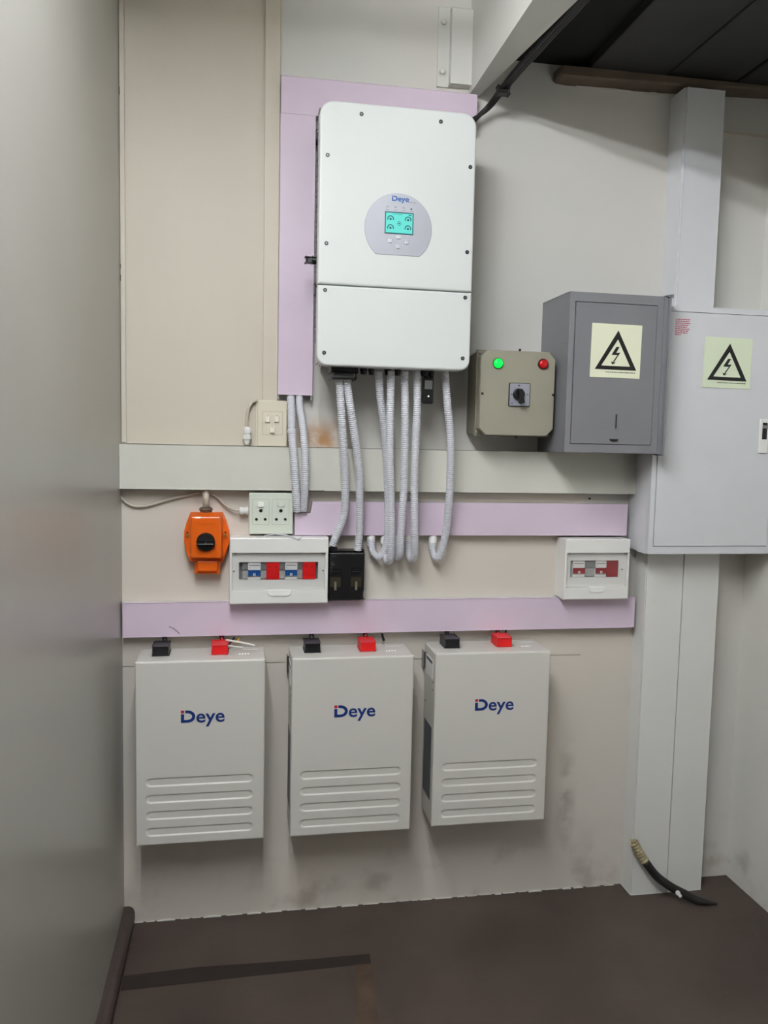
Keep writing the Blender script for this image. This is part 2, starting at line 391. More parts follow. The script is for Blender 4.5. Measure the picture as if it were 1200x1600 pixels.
# ------------------------------------------------------------------ trunking
def trunk(name, label, x0, x1, z0, z1, d, lid, body=FILMB, horiz=True, group=None, lidins=.0):
    t = thing(name, label, 'trunking', (x0+x1)/2, z0, 0, group)
    B().box(x0+.001, x1-.001, z0+.001, z1-.001, .0045 if z1 < -.16 else .0003, d-.006).make('channel', body, t)
    B().box(x0, x1, z0, z1, d-.010, d, .0015).make('lid', lid, t)
    return t
tr = trunk('steel_trunking', 'wide grey-white painted steel trunking running across the wall at mid height', -.3595, 1.311, -.160, -.0245, .05, RAIL, RAIL)
B().box(.2, .26, -.1608, -.159, .0492, .0506).make('chipped_edge', GAP, tr)
B().box(-.34, 1.28, -.0255, -.0238, .030, .0395).make('lid_joint', GAP, tr)
trunk('cable_trunking', 'lilac film covered trunking lying flat above the inverter', .1135, .7225, .978, 1.086, .04, FILM)
vt = thing('cable_trunking', 'upright lilac film covered trunking left of the inverter', 'trunking', .164, .13)
q = B(); q.box(.1135, .116, .123, .976, .0003, .036); q.box(.2145, .217, .123, .976, .0003, .036); q.box(.116, .2145, .123, .976, .0003, .003); q.make('channel', FILMB, vt)
B().box(.112, .2185, .137, .977, .036, .042, .0012).make('lid', FILM, vt)
t = thing('cable_trunking', 'lilac film covered trunking just below the grey steel trunking', 'trunking', .7, -.30)
poly = [(.169, -.302), (1.2925, -.302), (1.2925, -.195), (.225, -.195), (.218, -.232), (.169, -.232)]
q = B(); q.prism(poly, .0048, .034); q.make('channel', FILMB, t)
q = B(); q.prism(poly, .034, .041); q.make('lid', FILM, t)
t3 = trunk('cable_trunking', 'long lilac film covered trunking directly above the three batteries', -.3545, 1.336, -.6195, -.5125, .04, FILM)
q = B(); q.tube([(-.215, .0402, -.588), (-.2, .0402, -.596), (-.183, .0402, -.612)], .0009, 5); q.make('pen_scratch', INK, t3)

# tall trunking columns on the right
COLP = mat('column_paint_lit', (222, 222, 217), .42, noise=.03, nscale=4)  # brighter colour stands in for the stronger light at the lower right
uc = thing('tall_trunking', 'tall painted trunking rising from behind the cabinets to the timber plate', 'trunking', 1.465, .449)
B().box(1.397, 1.534, .452, 1.150, .0005, .088, .001).make('channel', CAB, uc)
B().box(1.404, 1.5345, .452, 1.150, .088, .094, .0015).make('lid', CAB, uc)
for lab, a, c in (('left of two floor-standing painted trunkings below the white cabinet', 1.352, 1.4855), ('right of two floor-standing painted trunkings below the white cabinet', 1.4865, 1.619)):
    lc = thing('floor_trunking', lab, 'trunking', (a+c)/2, F)
    B().box(a, c, F+.001, -.349, .0005, .074, .001).make('channel', COLP, lc)
    B().box(a+.002, c-.0005, F+.001, -.349, .074, .080, .0012).make('lid', COLP, lc)

# ------------------------------------------------------------------ inverter
inv = thing('solar_inverter', 'large white wall-mounted solar inverter with small lit display and rounded corners', 'inverter', .438, .212)
IX0, IX1 = .212, .665
B().rbox(IX0, IX1, .4415, .944, .205, .250, .04, .006, 8, (.04, .04, .003, .003)).make('upper_cover', INV, inv)
B().rbox(IX0, IX1, .2125, .4385, .205, .250, .03, .006, 8, (.003, .003, .03, .03)).make('lower_cover', INV, inv)
B().box(IX0+.006, IX1-.006, .222, .935, .165, .206, .004).make('housing', BATT, inv)
q = B(); q.box(IX0+.03, IX1-.03, .23, .92, .02, .165, .003); q.make('chassis', STEEL, inv)
for i in range(14):
    z = .30+i*.045
    q = B(); q.box(IX0+.012, IX0+.03, z, z+.03, .05, .16, .002); q.make('cooling_fin', DARK, inv)
B().box(.2195, IX0+.03, .905, .935, .0003, .05, .001).make('hanging_bracket', SCREW, inv)
q = B(); q.prism([(IX1-.005, .868), (IX1+.028, .868), (IX1+.005, .85), (IX1-.005, .85)], .003, .006); q.make('hanging_bracket', STEEL, inv)
# dc isolator lever on the left side
q = B(); z = P(487, 407, .17)[1]
q.hcyl(z, .17, [(IX0-.012, .011), (IX0+.01, .011)]); q.box(IX0-.028, IX0-.01, z-.008, z+.008, .160, .182, .004); q.make('isolator_lever', BLACK, inv)
B().box(IX0-.003, IX0+.008, .42, .45, .17, .20, .002).make('side_clip', BLACK, inv)
for px, py in ((565, 178), (689, 190), (512, 242), (735, 261), (510, 380), (730, 394), (508, 453), (727, 465), (506.5, 551), (723, 560)):
    x, z = P(px, py, .251)
    s_ = B().cyl(x, z, .0058, .2495, .2512, 14).make('screw', SCREW, inv)
    B().cyl(x, z, .0022, .2511, .2516, 6).make('socket', STEEL, s_)
# display
dcx, dcz, dR = .441, .607, .0985
def dloop(R, cut, d):
    pts = []
    a0 = -math.asin(cut/R); n = 40
    for i in range(n+1):
        a = a0+(math.pi-2*a0)*i/n; pts.append((dcx+R*math.cos(a), -d, dcz+R*math.sin(a)))
    return pts
dp = B().loft([dloop(.0985, .0745, .2495), dloop(.0985, .0745, .2508), dloop(.0975, .0738, .2515)]).make('display_panel', DISP, inv)
sx0, sx1, sz0, sz1 = .401, .4845, .5915, .6525
B().box(sx0, sx1, sz0, sz1, .2512, .2525, .0004).make('bezel', SCRB, dp)
B().box(sx0+.003, sx1-.003, sz0+.003, sz1-.003, .2524, .2529).make('screen', SCR, dp)
q = B()
def arcband(b, cx, cz, R, wd, a0, a1, d, n=12):
    for i in range(n):
        p = [math.radians(a0+(a1-a0)*(i+k)/n) for k in (0, 1)]
        b.prism([(cx+R*math.cos(p[0]), cz+R*math.sin(p[0])), (cx+R*math.cos(p[1]), cz+R*math.sin(p[1])), (cx+(R-wd)*math.cos(p[1]), cz+(R-wd)*math.sin(p[1])), (cx+(R-wd)*math.cos(p[0]), cz+(R-wd)*math.sin(p[0]))], d, d+.0003)
for (x, z) in ((.4175, .6325), (.4175, .608), (.4685, .6325), (.4685, .608)):
    arcband(q, x, z, .0095, .0026, -20, 200, .2529)
    q.cyl(x, z-.0005, .0033, .2529, .2532, 8)
arcband(q, .4425, .621, .006, .0011, 0, 360, .2529); q.cyl(.4425, .621, .0025, .2529, .2531, 8)
q.box(.422, .452, .6455, .6462, .2529, .2531); q.box(.470, .478, .6445, .647, .2529, .2531)
q.make('icons', ICON, dp)
for x, z in ((.4425, .5835), (.418, .5715), (.4665, .5700), (.4415, .5565)):
    B().rbox(x-.006, x+.006, z-.0055, z+.0055, .2512, .2545, .002, .0015, 3).make('button', mat('button_silver', (214, 216, 224), .25, .3), dp)
q = B()
for x in (.408, .4315, .455):
    arcband(q, x, .664, .0034, .0012, 0, 180, .2514, 6); q.box(x-.004, x+.004, .6575, .6583, .2514, .2517)
q.cyl(.4775, .6635, .0028, .2514, .2518, 10); q.box(.4725, .4835, .6570, .6578, .2514, .2517); q.box(.4685, .491, .6815, .6823, .2514, .2517)
q.make('indicator_print', INKG, dp)
logo(dp, .4205, .683, .0145, .2515, BLUE2, BLUE2)
# glands
gl = B(); gx = P(536, 585, .175)[0]; z0 = .2125
gl.box(gx-.04, gx+.04, z0-.012, z0+.012, .13, .21, .003); gl.box(gx-.034, gx+.034, z0-.03, z0-.012, .135, .205, .006); gl.make('cable_entry', BLACK, inv)
for px, r in ((568, .011), (580, .009), (606, .011), (621, .010), (664, .015), (674, .009)):
    x = P(px, 585, .17)[0]; q = B(); q.vcyl(x, .17, [(z0+.012, r), (z0-.006, r), (z0-.006, r*.85), (z0-.014, r*.85), (z0-.016, r*.6)], 12); q.make('cable_gland', BLACK, inv)

lg = thing('data_logger', 'black stick data logger plugged into the underside of the inverter', 'data logger', .565, .115, .15)
x0, x1 = P(660, 605, .17)[0], P(676, 605, .17)[0]; zt = z0-.0175; zb = P(668, 631, .17)[1]
B().rbox(x0, x1, zb, zt, .158, .185, .004, .003).make('body', BLACK, lg)
B().box(x0+.004, x1-.005, zt-.036, zt-.010, .185, .1858).make('label_plate', STEEL, lg)
B().cyl((x0+x1)/2, zb+.022, .0022, .185, .1862, 8).make('indicator', LED, lg)

# ------------------------------------------------------------------ conduits
def conduit(name, label, pts, r=.0115, coupler=None, rib=.085, cat='conduit', cap=None):
    t = thing(name, label, cat, P(*pts[0])[0], P(*pts[0])[1], pts[0][2], 'corrugated conduits under the inverter and upright trunking')
    pp = [(P(*p)[0], p[2], P(*p)[1]) for p in pts]
    q = B(); q.tube(pp, r, 14, rib, .0062); q.make('sleeve', COND, t)
    if coupler:
        x, z = P(coupler[0], coupler[1], coupler[2]); q = B()
        q.vcyl(x, coupler[2], [(-.3022, r*1.2), (z-.002, r*1.2), (z-.006, r*1.15)], 16, True); q.make('coupler', WPL, t)
    return t
dI = .17
conduit('corrugated_conduit', 'leftmost conduit from the big black cable entry, curving left into the black fuse switch',
        [(530, 593, .17), (534, 653, .16), (538, 723, .13), (539.5, 770, .11), (537, 805, .095), (527, 833, .085), (519.5, 852, .075)])
conduit('corrugated_conduit', 'second conduit from the big black cable entry, dropping onto the black fuse switch',
        [(541, 593, .17), (547.7, 637, .165), (557, 700, .14), (561.7, 742, .12), (562, 782, .10), (561.7, 828, .08), (559, 860, .07)])
conduit('corrugated_conduit', 'conduit passing behind its neighbour and looping up left into the lilac trunking',
        [(592, 580, .165), (594, 618, .155), (600, 665, .130), (604, 723, .095), (606, 770, .078), (606, 820, .068), (604.5, 848, .06), (598, 866, .052), (591, 871, .045), (583, 863, .038), (580, 850, .032), (579.5, 842, .030)],
        coupler=(579.5, 849, .026))
conduit('corrugated_conduit', 'conduit hanging in front of its left neighbour with the lowest blunt loop',
        [(611, 580, .175), (609.5, 653, .170), (609, 723, .155), (610.6, 770, .14), (611, 817, .125), (610.5, 855, .11), (609, 873, .095), (605.5, 876, .075), (603, 866, .048), (602, 850, .032), (602, 842, .028)],
        coupler=(601, 847, .026))
conduit('corrugated_conduit', 'straight middle conduit between two others, below the inverter centre',
        [(632, 580, .17), (633, 653, .16), (631.6, 747, .13), (629, 793, .12), (626, 840, .105), (624.6, 862, .09), (622, 870, .07), (620, 862, .045), (619.5, 850, .032), (619.5, 842, .028)],
        coupler=(619.5, 847, .026))
conduit('corrugated_conduit', 'conduit beside the black data logger, running straight down',
        [(651.5, 580, .17), (652, 630, .17), (649, 700, .15), (647.5, 758, .13), (647.5, 805, .12), (648, 850, .105), (646, 870, .085), (641.5, 872, .062), (638, 862, .04), (637, 850, .032), (637, 842, .028)],
        coupler=(637, 848, .026))
conduit('corrugated_conduit', 'rightmost conduit under the inverter, standing apart and looping at its foot',
        [(695, 580, .17), (699, 630, .165), (703.5, 677, .15), (704, 723, .13), (701.6, 782, .105), (697, 828, .08), (690, 860, .062), (684, 871, .05), (679, 869, .04), (676.5, 858, .033), (676, 848, .030)],
        coupler=(676, 852, .026))
for lab, pts, r in (('left conduit of the pair leaving the upright lilac trunking, with a joint', [(454, 614, .026), (455, 640, .04), (456, 675, .055), (459, 712, .070), (462.5, 762, .066), (464, 790, .056), (464.5, 798, .05)], .0125),
                    ('right conduit of the pair leaving the upright lilac trunking', [(467, 614, .026), (469, 640, .045), (473, 665, .07), (476.5, 712, .085), (476.5, 756, .078), (475, 785, .062), (474, 798, .052)], .0112)):
    t = conduit('corrugated_conduit', lab, pts, r)
    if r > .012:
        x, z = P(456, 675, .055); q = B(); q.vcyl(x, .055, [(z-.006, .0135), (z-.003, .0148), (z+.005, .0148), (z+.008, .0135)], 16); q.make('joint', COND, t)

# ------------------------------------------------------------------ black fuse switch
fs = thing('fuse_switch', 'black fuse switch disconnector tucked against the left breaker box', 'fuse switch', .335, -.505)
q = B(); q.box(.2735, .3885, -.504, -.349, .0045, .060, .003); q.make('base', BLACK, fs)
q = B(); q.prism([(.276, -.502), (.381, -.502), (.388, -.47), (.388, -.352), (.276, -.352)], .060, .085, .004); q.make('front', BLACK, fs)
for a in (.279, .345):
    q = B(); q.box(a, a+.034, -.46, -.428, .085, .088, .001); q.make('window', mat('smoked_window', (50, 46, 36), .25), fs)
    q = B(); q.box(a+.013, a+.02, -.47, -.443, .088, .09); q.make('fuse_clip', mat('clip_tin', (140, 136, 118), .35, .5), fs)
    q = B(); q.box(a+.004, a+.03, -.412, -.400, .085, .090, .0015); q.make('grip', BLACK, fs)
q = B(); q.box(.281, .297, -.3635, -.3625, .0848, .0853); q.box(.281, .288, -.384, -.3825, .0848, .0853); q.box(.281, .293, -.390, -.3885, .0848, .0853); q.box(.28, .286, -.40, -.3985, .0848, .0853)
q.make('print', mat('pale_ink', (120, 120, 120), .5), fs)
q = B(); x = P(519, 855, .07)[0]; q.vcyl(x+.003, .068, [(-.3485, .014), (-.337, .014), (-.335, .0118)], 14); q.make('cable_gland', BLACK, fs)

# ------------------------------------------------------------------ breaker boxes
def dbox(name, label, x0, x1, z0, z1, sl, mods, d=.09, tabx=(.37, .63), screws=()):
    t = thing(name, label, 'breaker box', (x0+x1)/2, z0); Wd = x1-x0; Hh = z1-z0
    wx0, wx1 = x0+Wd*.025, x1-Wd*.03; wz1 = z1-Hh*.225; wz0 = z0+Hh*.2
    q = B(); q.rbox(x0, x1, z0, z1, .0046, d-.035, .003); q.make('base', WPL, t)
    q = B()   # front frame as a lofted ring with slightly rounded outer edge
    o = lambda i, dd: [(x0+i, -dd, z0+i), (x1-i, -dd, z0+i), (x1-i, -dd, z1-i), (x0+i, -dd, z1-i)]
    w_ = lambda dd: [(wx0, -dd, wz0), (wx1, -dd, wz0), (wx1, -dd, wz1), (wx0, -dd, wz1)]
    q.loft([o(0, d-.035), o(0, d-.004), o(.0015, d-.001), o(.004, d), w_(d), w_(d-.035)], close=True)
    q.make('frame', WPL, t)
    s0, s1 = x0+Wd*sl[0], x0+Wd*sl[1]; sz1 = z1-Hh*sl[2]; sz0 = z1-Hh*sl[3]
    q = B(); q.ring(wx0+.0005, wx1-.0005, wz0+.0005, wz1-.0005, s0, s1, sz0, sz1, d-.034, d-.013)
    q.make('inner_panel', WPL, t)
    B().box(s0-.001, s1+.001, sz0-.001, sz1+.001, d-.0345, d-.032).make('slot_back', BRKD, t)
    for kind, a, c in mods:
        a = x0+Wd*a; c = x0+Wd*c; e0 = sz0+.001; e1 = sz1-.001; hh = e1-e0
        if kind == 'blank':
            mo = B().box(a+.0003, c-.0003, e0+.002, e1-.001, d-.032, d-.022).make('blank_module', BRKG, t)
            B().box(a+.001, c-.001, e0+hh*.58, e1-.002, d-.022, d-.019, .0008).make('terminal', BRKD, mo)
        elif kind == 'red' or kind == 'redbig':
            mo = B().box(a+.0003, c-.0003, e0, e1, d-.032, d-.014, .0008).make('red_module', RED if kind == 'red' else CRIM, t, 'plain red module')
            if kind == 'red':
                for k in (.25, .72): B().box(a+(c-a)*k-.003, a+(c-a)*k+.003, e0+hh*.72, e0+hh*.76, d-.014, d-.0136).make('slot', mat('brick_slot', (90, 20, 20), .5), mo)
        else:
            mo = B().box(a+.0003, c-.0003, e0, e1, d-.032, d-.017, .0008).make('breaker', WPL, t)
            col = BRKB if kind == 'blue' else CRIM
            B().box(a+.001, c-.001, e0+hh*.22, e0+hh*.55, d-.017, d-.013, .0008).make('toggle', col, mo)
            mid = (a+c)/2
            for k in (-.0022, .0022): B().box(mid+k-.0014, mid+k+.0014, e0+hh*.22, e0+hh*.38, d-.013, d-.0118).make('toggle_tip', WPL, mo)
            B().box(a+.003, c-.003, e0+hh*.80, e0+hh*.84, d-.017, d-.0167).make('print', INKG, mo)
            B().box(a+.004, a+.007, e0+hh*.66, e0+hh*.69, d-.017, d-.0167).make('print', INKG, mo)
    # clear flap
    q = B(); q.box(wx0+.002, wx1-.002, wz0+.001, wz1-.002, d-.006, d-.004); q.make('clear_flap', CLEAR, t)
    for px in (wx0+.011, wx1-.011): B().box(px-.0025, px+.0025, wz1-.004, wz1-.001, d-.004, d-.001).make('hinge_clip', BRKD, t)
    ta, tb = x0+Wd*tabx[0], x0+Wd*tabx[1]
    q = B(); q.prism([(ta, wz0+.003), (ta+.006, wz0-.012), (ta+.012, wz0-.016), (tb-.012, wz0-.016), (tb-.006, wz0-.012), (tb, wz0+.003)], d-.0045, d+.003, .001); q.make('finger_tab', mat('bright_white_plastic', (245, 244, 240), .25), t)
    for sx in screws:
        B().cyl(x0+Wd*sx, z0+Hh*.49, .0022, d-.013, d-.0115, 8).make('screw', INK, t)
    return t
dbl = dbox('breaker_box', 'wide white breaker box with two blue breakers and two red modules', -.032, .272, -.511, -.304, (.095, .90, .375, .645),
     [('blank', .13, .185), ('blue', .185, .315), ('blank', .315, .372), ('red', .372, .502), ('blank', .502, .560), ('blue', .560, .687), ('blank', .687, .742), ('red', .742, .872)], screws=(.043, .95))
dbr = dbox('breaker_box', 'narrow white breaker box with crimson toggles beside the white cabinet', 1.056, 1.2845, -.511, -.3085, (.105, .85, .36, .64),
     [('crim', .15, .335), ('blank', .335, .50), ('crim', .50, .67), ('redbig', .67, .845)], screws=(.91,))
# torn strip curling over the left box top
q = B(); pts = [P(412, 837, .082), P(430, 834.5, .082), P(450, 837, .082), P(466, 843.5, .082), P(472, 838, .082), P(464, 841, .082), P(448, 834.5, .082), P(430, 832.5, .082), P(414, 835.5, .082)]
q = B(); q.prism(pts, .0915, .0925); tag(q.make('torn_film', COND), 'strip of torn film curling over the wide breaker box', 'film')

# ------------------------------------------------------------------ orange isolator
oi = thing('rotary_isolator', 'orange cast rotary isolator with black knob under the steel trunking', 'isolator', -.105, -.42)
def O(cx, cy, d=.03): return P(280+cx/6.316, 760+cy/6.316, d)
q = B(); q.prism([O(*p) for p in ((112, 258), (430, 258), (470, 350), (495, 440), (500, 540), (470, 640), (425, 745), (110, 735), (70, 640), (50, 540), (50, 440), (75, 350))], .0046, .048, .004); q.make('backplate', ORG, oi)
bt = [O(*p, .065) for p in ((112, 262), (420, 262), (432, 300), (435, 700), (425, 722), (118, 718), (105, 700), (105, 300))]
ft = [O(*p, .082) for p in ((120, 300), (404, 300), (412, 320), (418, 690), (410, 712), (125, 708), (116, 690), (112, 320))]
q = B(); q.prism(bt, .045, .080, .004, top=ft); q.make('housing', ORG, oi)
q = B(); q.prism([O(*p, .04) for p in ((150, 735), (405, 735), (405, 862), (150, 862))], .0046, .045, .002); q.make('lower_block', ORG, oi)
q = B(); q.prism([O(*p, .06) for p in ((175, 735), (385, 735), (372, 842), (182, 842))], .045, .058, .004); q.make('lower_cover', ORG, oi)
kx, kz = O(263, 548, .085)
q = B(); q.cyl(kx, kz, .028, .080, .088, 28); q.make('knob_base', BLACK, oi)
q = B(); q.cyl(kx, kz, .0265, .088, .094, 28, .025); q.make('knob', BLACK, oi)
q = B(); q.box(kx-.025, kx+.025, kz-.006, kz+.006, .094, .106, .003); kb = q.make('knob_bar', BLACK, oi)
B().cyl(kx, kz, .0025, .106, .1065, 8).make('pointer', STEEL, oi)
for sx in (80, 455):
    x, z = O(sx, 485, .05); B().cyl(x, z, .005, .046, .052, 10).make('screw', mat('brass', (190, 150, 70), .35, .8), oi)
    x, z = O(sx, 455, .05); B().cyl(x, z, .003, .046, .050, 8).make('screw', SCREW, oi)
q = B(); x0, z0 = O(170, 375, .085); x1, _ = O(358, 375, .085)
for i in range(11): q.box(x0+(x1-x0)*i/11, x0+(x1-x0)*(i+.65)/11, z0-.0015, z0+.0015, .079, .0805)
q.make('embossed_lettering', mat('orange_emboss', (196, 84, 14), .4), oi)
gx_, gz = O(263, 240, .035)
q = B(); q.vcyl(gx_, .032, [(gz-.006, .017), (gz+.002, .020), (gz+.004, .022), (gz+.008, .019), (gz+.012, .014)], 16); q.make('cable_gland', mat('dark_gland', (96, 84, 74), .4, .3), oi)
q = B(); q.vcyl(gx_, .032, [(gz+.010, .0095), (-.161, .0095)], 14, True); q.make('conduit_pipe', WIRE, oi)

# grey flex below the steel trunking
def cable(name, label, pts, r, m, cat='cable', world=False):
    pp = [(P(*p)[0], p[2], P(*p)[1]) for p in pts] if not world else pts
    return tag(B().tube(pp, r, 10).make(name, m), label, cat)
fx = cable('flex_cable', 'thin grey flex drooping under the left end of the steel trunking', [(184, 768, .01), (192, 780, .012), (207, 790, .012), (230, 790, .012), (262, 781, .012), (300, 772, .012), (314, 769, .012)], .0044, WIRE)
fx2 = thing('flex_cable', 'thin grey flex running into the side of the double socket', 'cable', 0, -.24, .02)
q = B(); q.tube([(P(*p)[0], p[2], P(*p)[1]) for p in ((329, 771, .014), (341, 778, .017), (352, 789, .02), (366, 796.5, .024), (378, 797.5, .025))], .0042, 10); q.make('sheath', WIRE, fx2)
x, z = P(375, 798, .025); q = B(); q.hcyl(z, .025, [(x-.003, .008), (x, .012), (x+.011, .012), (x+.011, .010), (x+.018, .010), (x+.018, .013), (x+.0245, .013)]); q.make('gland', WPL, fx2)

# ------------------------------------------------------------------ three gang light switch
sw = thing('light_switch', 'cream three-rocker light switch standing on the steel trunking', 'switch', .097, -.021)
B().box(.046, .128, -.0235, .110, .0003, .036, .002).make('back_box', CPL, sw)
pl = B().rbox(.050, .141, -.0235, .1175, .036, .046, .003, .003).make('plate', CPL, sw)
B().ring(.066, .128, .012, .085, .067, .127, .013, .084, .046, .0464).make('rim_line', mat('cream_shade', (168, 160, 142), .5), pl)
for cx, cz in ((P(418, 654, .05)), (P(432.5, 654, .05)), (P(425.3, 671, .05))):
    k = B().rbox(cx-.0075, cx+.0075, cz-.011, cz+.011, .046, .0535, .002, .002).make('rocker', mat('ivory', (236, 230, 214), .3), sw)
    B().box(cx-.003, cx+.003, cz+.0075, cz+.009, .0533, .0538).make('mark', INKG, k)
t = thing('flex_cable', 'short grey flex with ribbed gland bending left of the light switch', 'cable', .02, .0, .03)
q = B(); q.tube([(P(*p)[0], p[2], P(*p)[1]) for p in ((403, 626, .012), (395, 628, .016), (388, 639, .02), (385.5, 655, .022), (385.5, 668, .022))], .0048, 10); q.make('sheath', WIRE, t)
x, _ = P(386, 680, .022); zt = P(386, 667, .022)[1]
q = B(); q.vcyl(x, .022, [(zt, .009), (zt-.008, .0125), (zt-.02, .0125), (zt-.02, .010), (zt-.024, .010), (zt-.024, .0135), (zt-.038, .0135), (zt-.038, .0105), (zt-.046, .009), (zt-.056, .006)], 16); q.make('gland', WPL, t)

# ------------------------------------------------------------------ double socket
so = thing('socket_outlet', 'pale double round-pin socket outlet hanging just below the steel trunking', 'socket', .094, -.297)
B().box(.030, .158, -.296, -.170, .0046, .036, .002).make('back_box', GPL, so)
pl = B().rbox(.0265, .1625, -.2975, -.1685, .036, .048, .004, .003).make('plate', GPL, so)
def Q(cx, cy): return P(280+cx/6.316, 760+cy/6.316, .049)
for i in (0, 1):
    ax, az = Q(722+i*195, 125); bx_, bz = Q(888+i*195, 378)
    B().ring(ax, bx_, bz, az, ax+.0008, bx_-.0008, bz+.0008, az-.0008, .048, .0484).make('module_line', mat('green_shade', (160, 168, 152), .5), pl)
    x, z = Q((806, 1008)[i], 178)
    k = B().rbox(x-.010, x+.010, z-.008, z+.007, .048, .0535 if i == 0 else .0515, .005, .0015).make('rocker', mat('ivory_white', (238, 238, 230), .3) if i == 0 else GPL, so)
    for cx, cy, r in ((806, 240, .0055), (762, 325, .0044), (849, 325, .0044)):
        x, z = Q(cx+i*198, cy); B().cyl(x, z, r, .0478, .0486, 14).make('pin_hole', INK, so)

# ------------------------------------------------------------------ changeover switch box
cb = thing('changeover_switch', 'square beige switch box with green lamp, red lamp and rotary knob', 'switch', .845, .02)
X0, X1, Z0, Z1 = .7205, .9665, .0225, .2895
o = lambda i, dd, k=0: [(X0+i, -dd, Z0+i), (X1-i, -dd, Z0+i), (X1-i, -dd, Z1-i), (X0+i, -dd, Z1-i)]
q = B(); q.loft([o(.010, .0006), o(.004, .118), o(.0, .120), o(0, .130)]); q.make('base', BEI2, cb)
ch = .022
def octa(i, dd): 
    a, b_, c, d_ = X0+.004+i, X1-.001-i, Z0+.003+i, Z1-.003-i
    return [(a+ch, -dd, c), (b_-ch, -dd, c), (b_, -dd, c+ch), (b_, -dd, d_-ch), (b_-ch, -dd, d_), (a+ch, -dd, d_), (a, -dd, d_-ch), (a, -dd, c+ch)]
q = B(); q.loft([octa(0, .130), octa(0, .162), octa(.002, .165)]); lid = q.make('lid', BEI, cb)
for cx, cz in ((X0+.009, Z0+.009), (X0+.009, Z1-.009), (X1-.009, Z0+.009), (X1-.009, Z1-.009)): B().cyl(cx, cz, .0045, .1298, .134, 10).make('corner_screw', STEEL, cb)
def K(cx, cy, d=.166): return P(730+cx/8, 530+cy/8, d)
for c in ((660, 135), (190, 680), (1075, 697), (610, 1225)):
    x, z = K(*c); B().cyl(x, z, .0042, .1645, .1662, 10).make('lid_screw', INK, cb)
for c, mm, nm in (((385, 303), GRN, 'green_lamp'), ((950, 313), REDL, 'red_lamp')):
    x, z = K(*c); k = B().cyl(x, z, .0175, .1645, .169, 24, .0165).make(nm, mat(nm+'_bezel', (20, 110, 40) if mm is GRN else (70, 10, 12), .4), cb, nm.replace('_', ' '))
    B().cyl(x, z, .0145, .169, .173, 24, .0135, dome=.004).make('lens', mm, k)
a = K(513, 838); c = K(785, 552)
B().rbox(a[0], c[0], a[1], c[1], .1645, .170, .004, .001).make('switch_bezel', INK, cb)
sp_ = B().rbox(a[0]+.002, c[0]-.002, a[1]+.002, c[1]-.002, .170, .1712, .003).make('switch_plate', mat('brushed_silver', (158, 160, 170), .35, .4), cb)
x, z = K(650, 690, .175)
q = B(); q.box(x-.003, x+.003, c[1]-.010, c[1]-.0065, .1712, .1716); q.box(a[0]+.005, a[0]+.012, z-.001, z+.001, .1712, .1716); q.box(c[0]-.012, c[0]-.005, z-.001, z+.001, .1712, .1716); q.box(a[0]+.006, a[0]+.013, a[1]+.008, a[1]+.010, .1712, .1716); q.make('dial_marks', INK, sp_)
q = B(); q.cyl(x, z, .019, .1712, .182, 24, .0165); kb = q.make('knob', BLACK, cb)
q = B(); q.prism([(x-.007, z+.014), (x+.004, z+.016), (x+.013, z-.026), (x+.001, z-.030), (x-.004, z-.026)], .181, .197, .003); q.make('handle', BLACK, kb)
q = B(); q.box(*[K(235, 1220)[0], K(335, 1220)[0]], K(235, 1222)[1]-.0006, K(235, 1218)[1]+.0006, .165, .1653); q.make('print', INKG, lid)

# ------------------------------------------------------------------ grey meter box
def sign(parent, x0, x1, z0, z1, d, m_, rot=0, lab=None):
    sg = B(); cx, cz = (x0+x1)/2, (z0+z1)/2
    def T(u, v):   # 0..1 in the plate, v downwards
        x = (u-.5)*(x1-x0); z = (.5-v)*(z1-z0); c_, s_ = math.cos(rot), math.sin(rot)
        return cx+x*c_-z*s_, cz+x*s_+z*c_
    sg.prism([T(0, 0), T(1, 0), T(1, 1), T(0, 1)], d, d+.002); g = sg.make('warning_sign', m_, parent, lab)
    o_ = [(.525, .115), (.925, .85), (.09, .85)]; i_ = [(.525, .28), (.795, .78), (.215, .78)]
    q = B()
    for k in range(3):
        a, b_ = k, (k+1) % 3
        q.prism([T(*o_[a]), T(*o_[b_]), T(*i_[b_]), T(*i_[a])], d+.002, d+.0026)
    q.make('triangle', INK, g)
    q = B()
    q.prism([T(.50, .42), T(.565, .42), T(.50, .535), T(.41, .575)], d+.002, d+.0026)
    q.prism([T(.41, .575), T(.50, .535), T(.585, .525), T(.53, .575)], d+.002, d+.0026)
    q.prism([T(.53, .575), T(.585, .525), T(.468, .705), T(.445, .70)], d+.002, d+.0026)
    q.prism([T(.405, .70), T(.50, .715), T(.435, .755)], d+.002, d+.0026)
    q.make('lightning_bolt', INK, g)
    q = B(); u = .31; rr = random.Random(3)
    while u < .9:
        wd = rr.uniform(.015, .05); q.prism([T(u, .888), T(u+wd, .888), T(u+wd, .902), T(u, .902)], d+.002, d+.0024); u += wd+.012
    q.make('small_print', INK, g)
    return g
mb = thing('meter_box', 'grey enamelled meter box with cream lightning warning sign beside the white cabinet', 'meter box', 1.14, -.021)
GX0, GX1, GZ0, GZ1, GD = .9785, 1.298, -.0215, .463, .23
q = B(); q.box(GX0, GX1, GZ0, GZ1, .001, GD-.012, .0015); q.make('body', GREY, mb)
dx0, dx1, dz0, dz1 = .9975, 1.2625, .006, .433
q = B(); q.ring(GX0, GX1, GZ0, GZ1, dx0-.002, dx1+.002, dz0-.002, dz1+.002, GD-.012, GD); q.make('front_frame', GREY, mb)
B().box(dx0-.0022, dx1+.0022, dz0-.0022, dz1+.0022, GD-.0118, GD-.009).make('door_gap', GAP, mb)
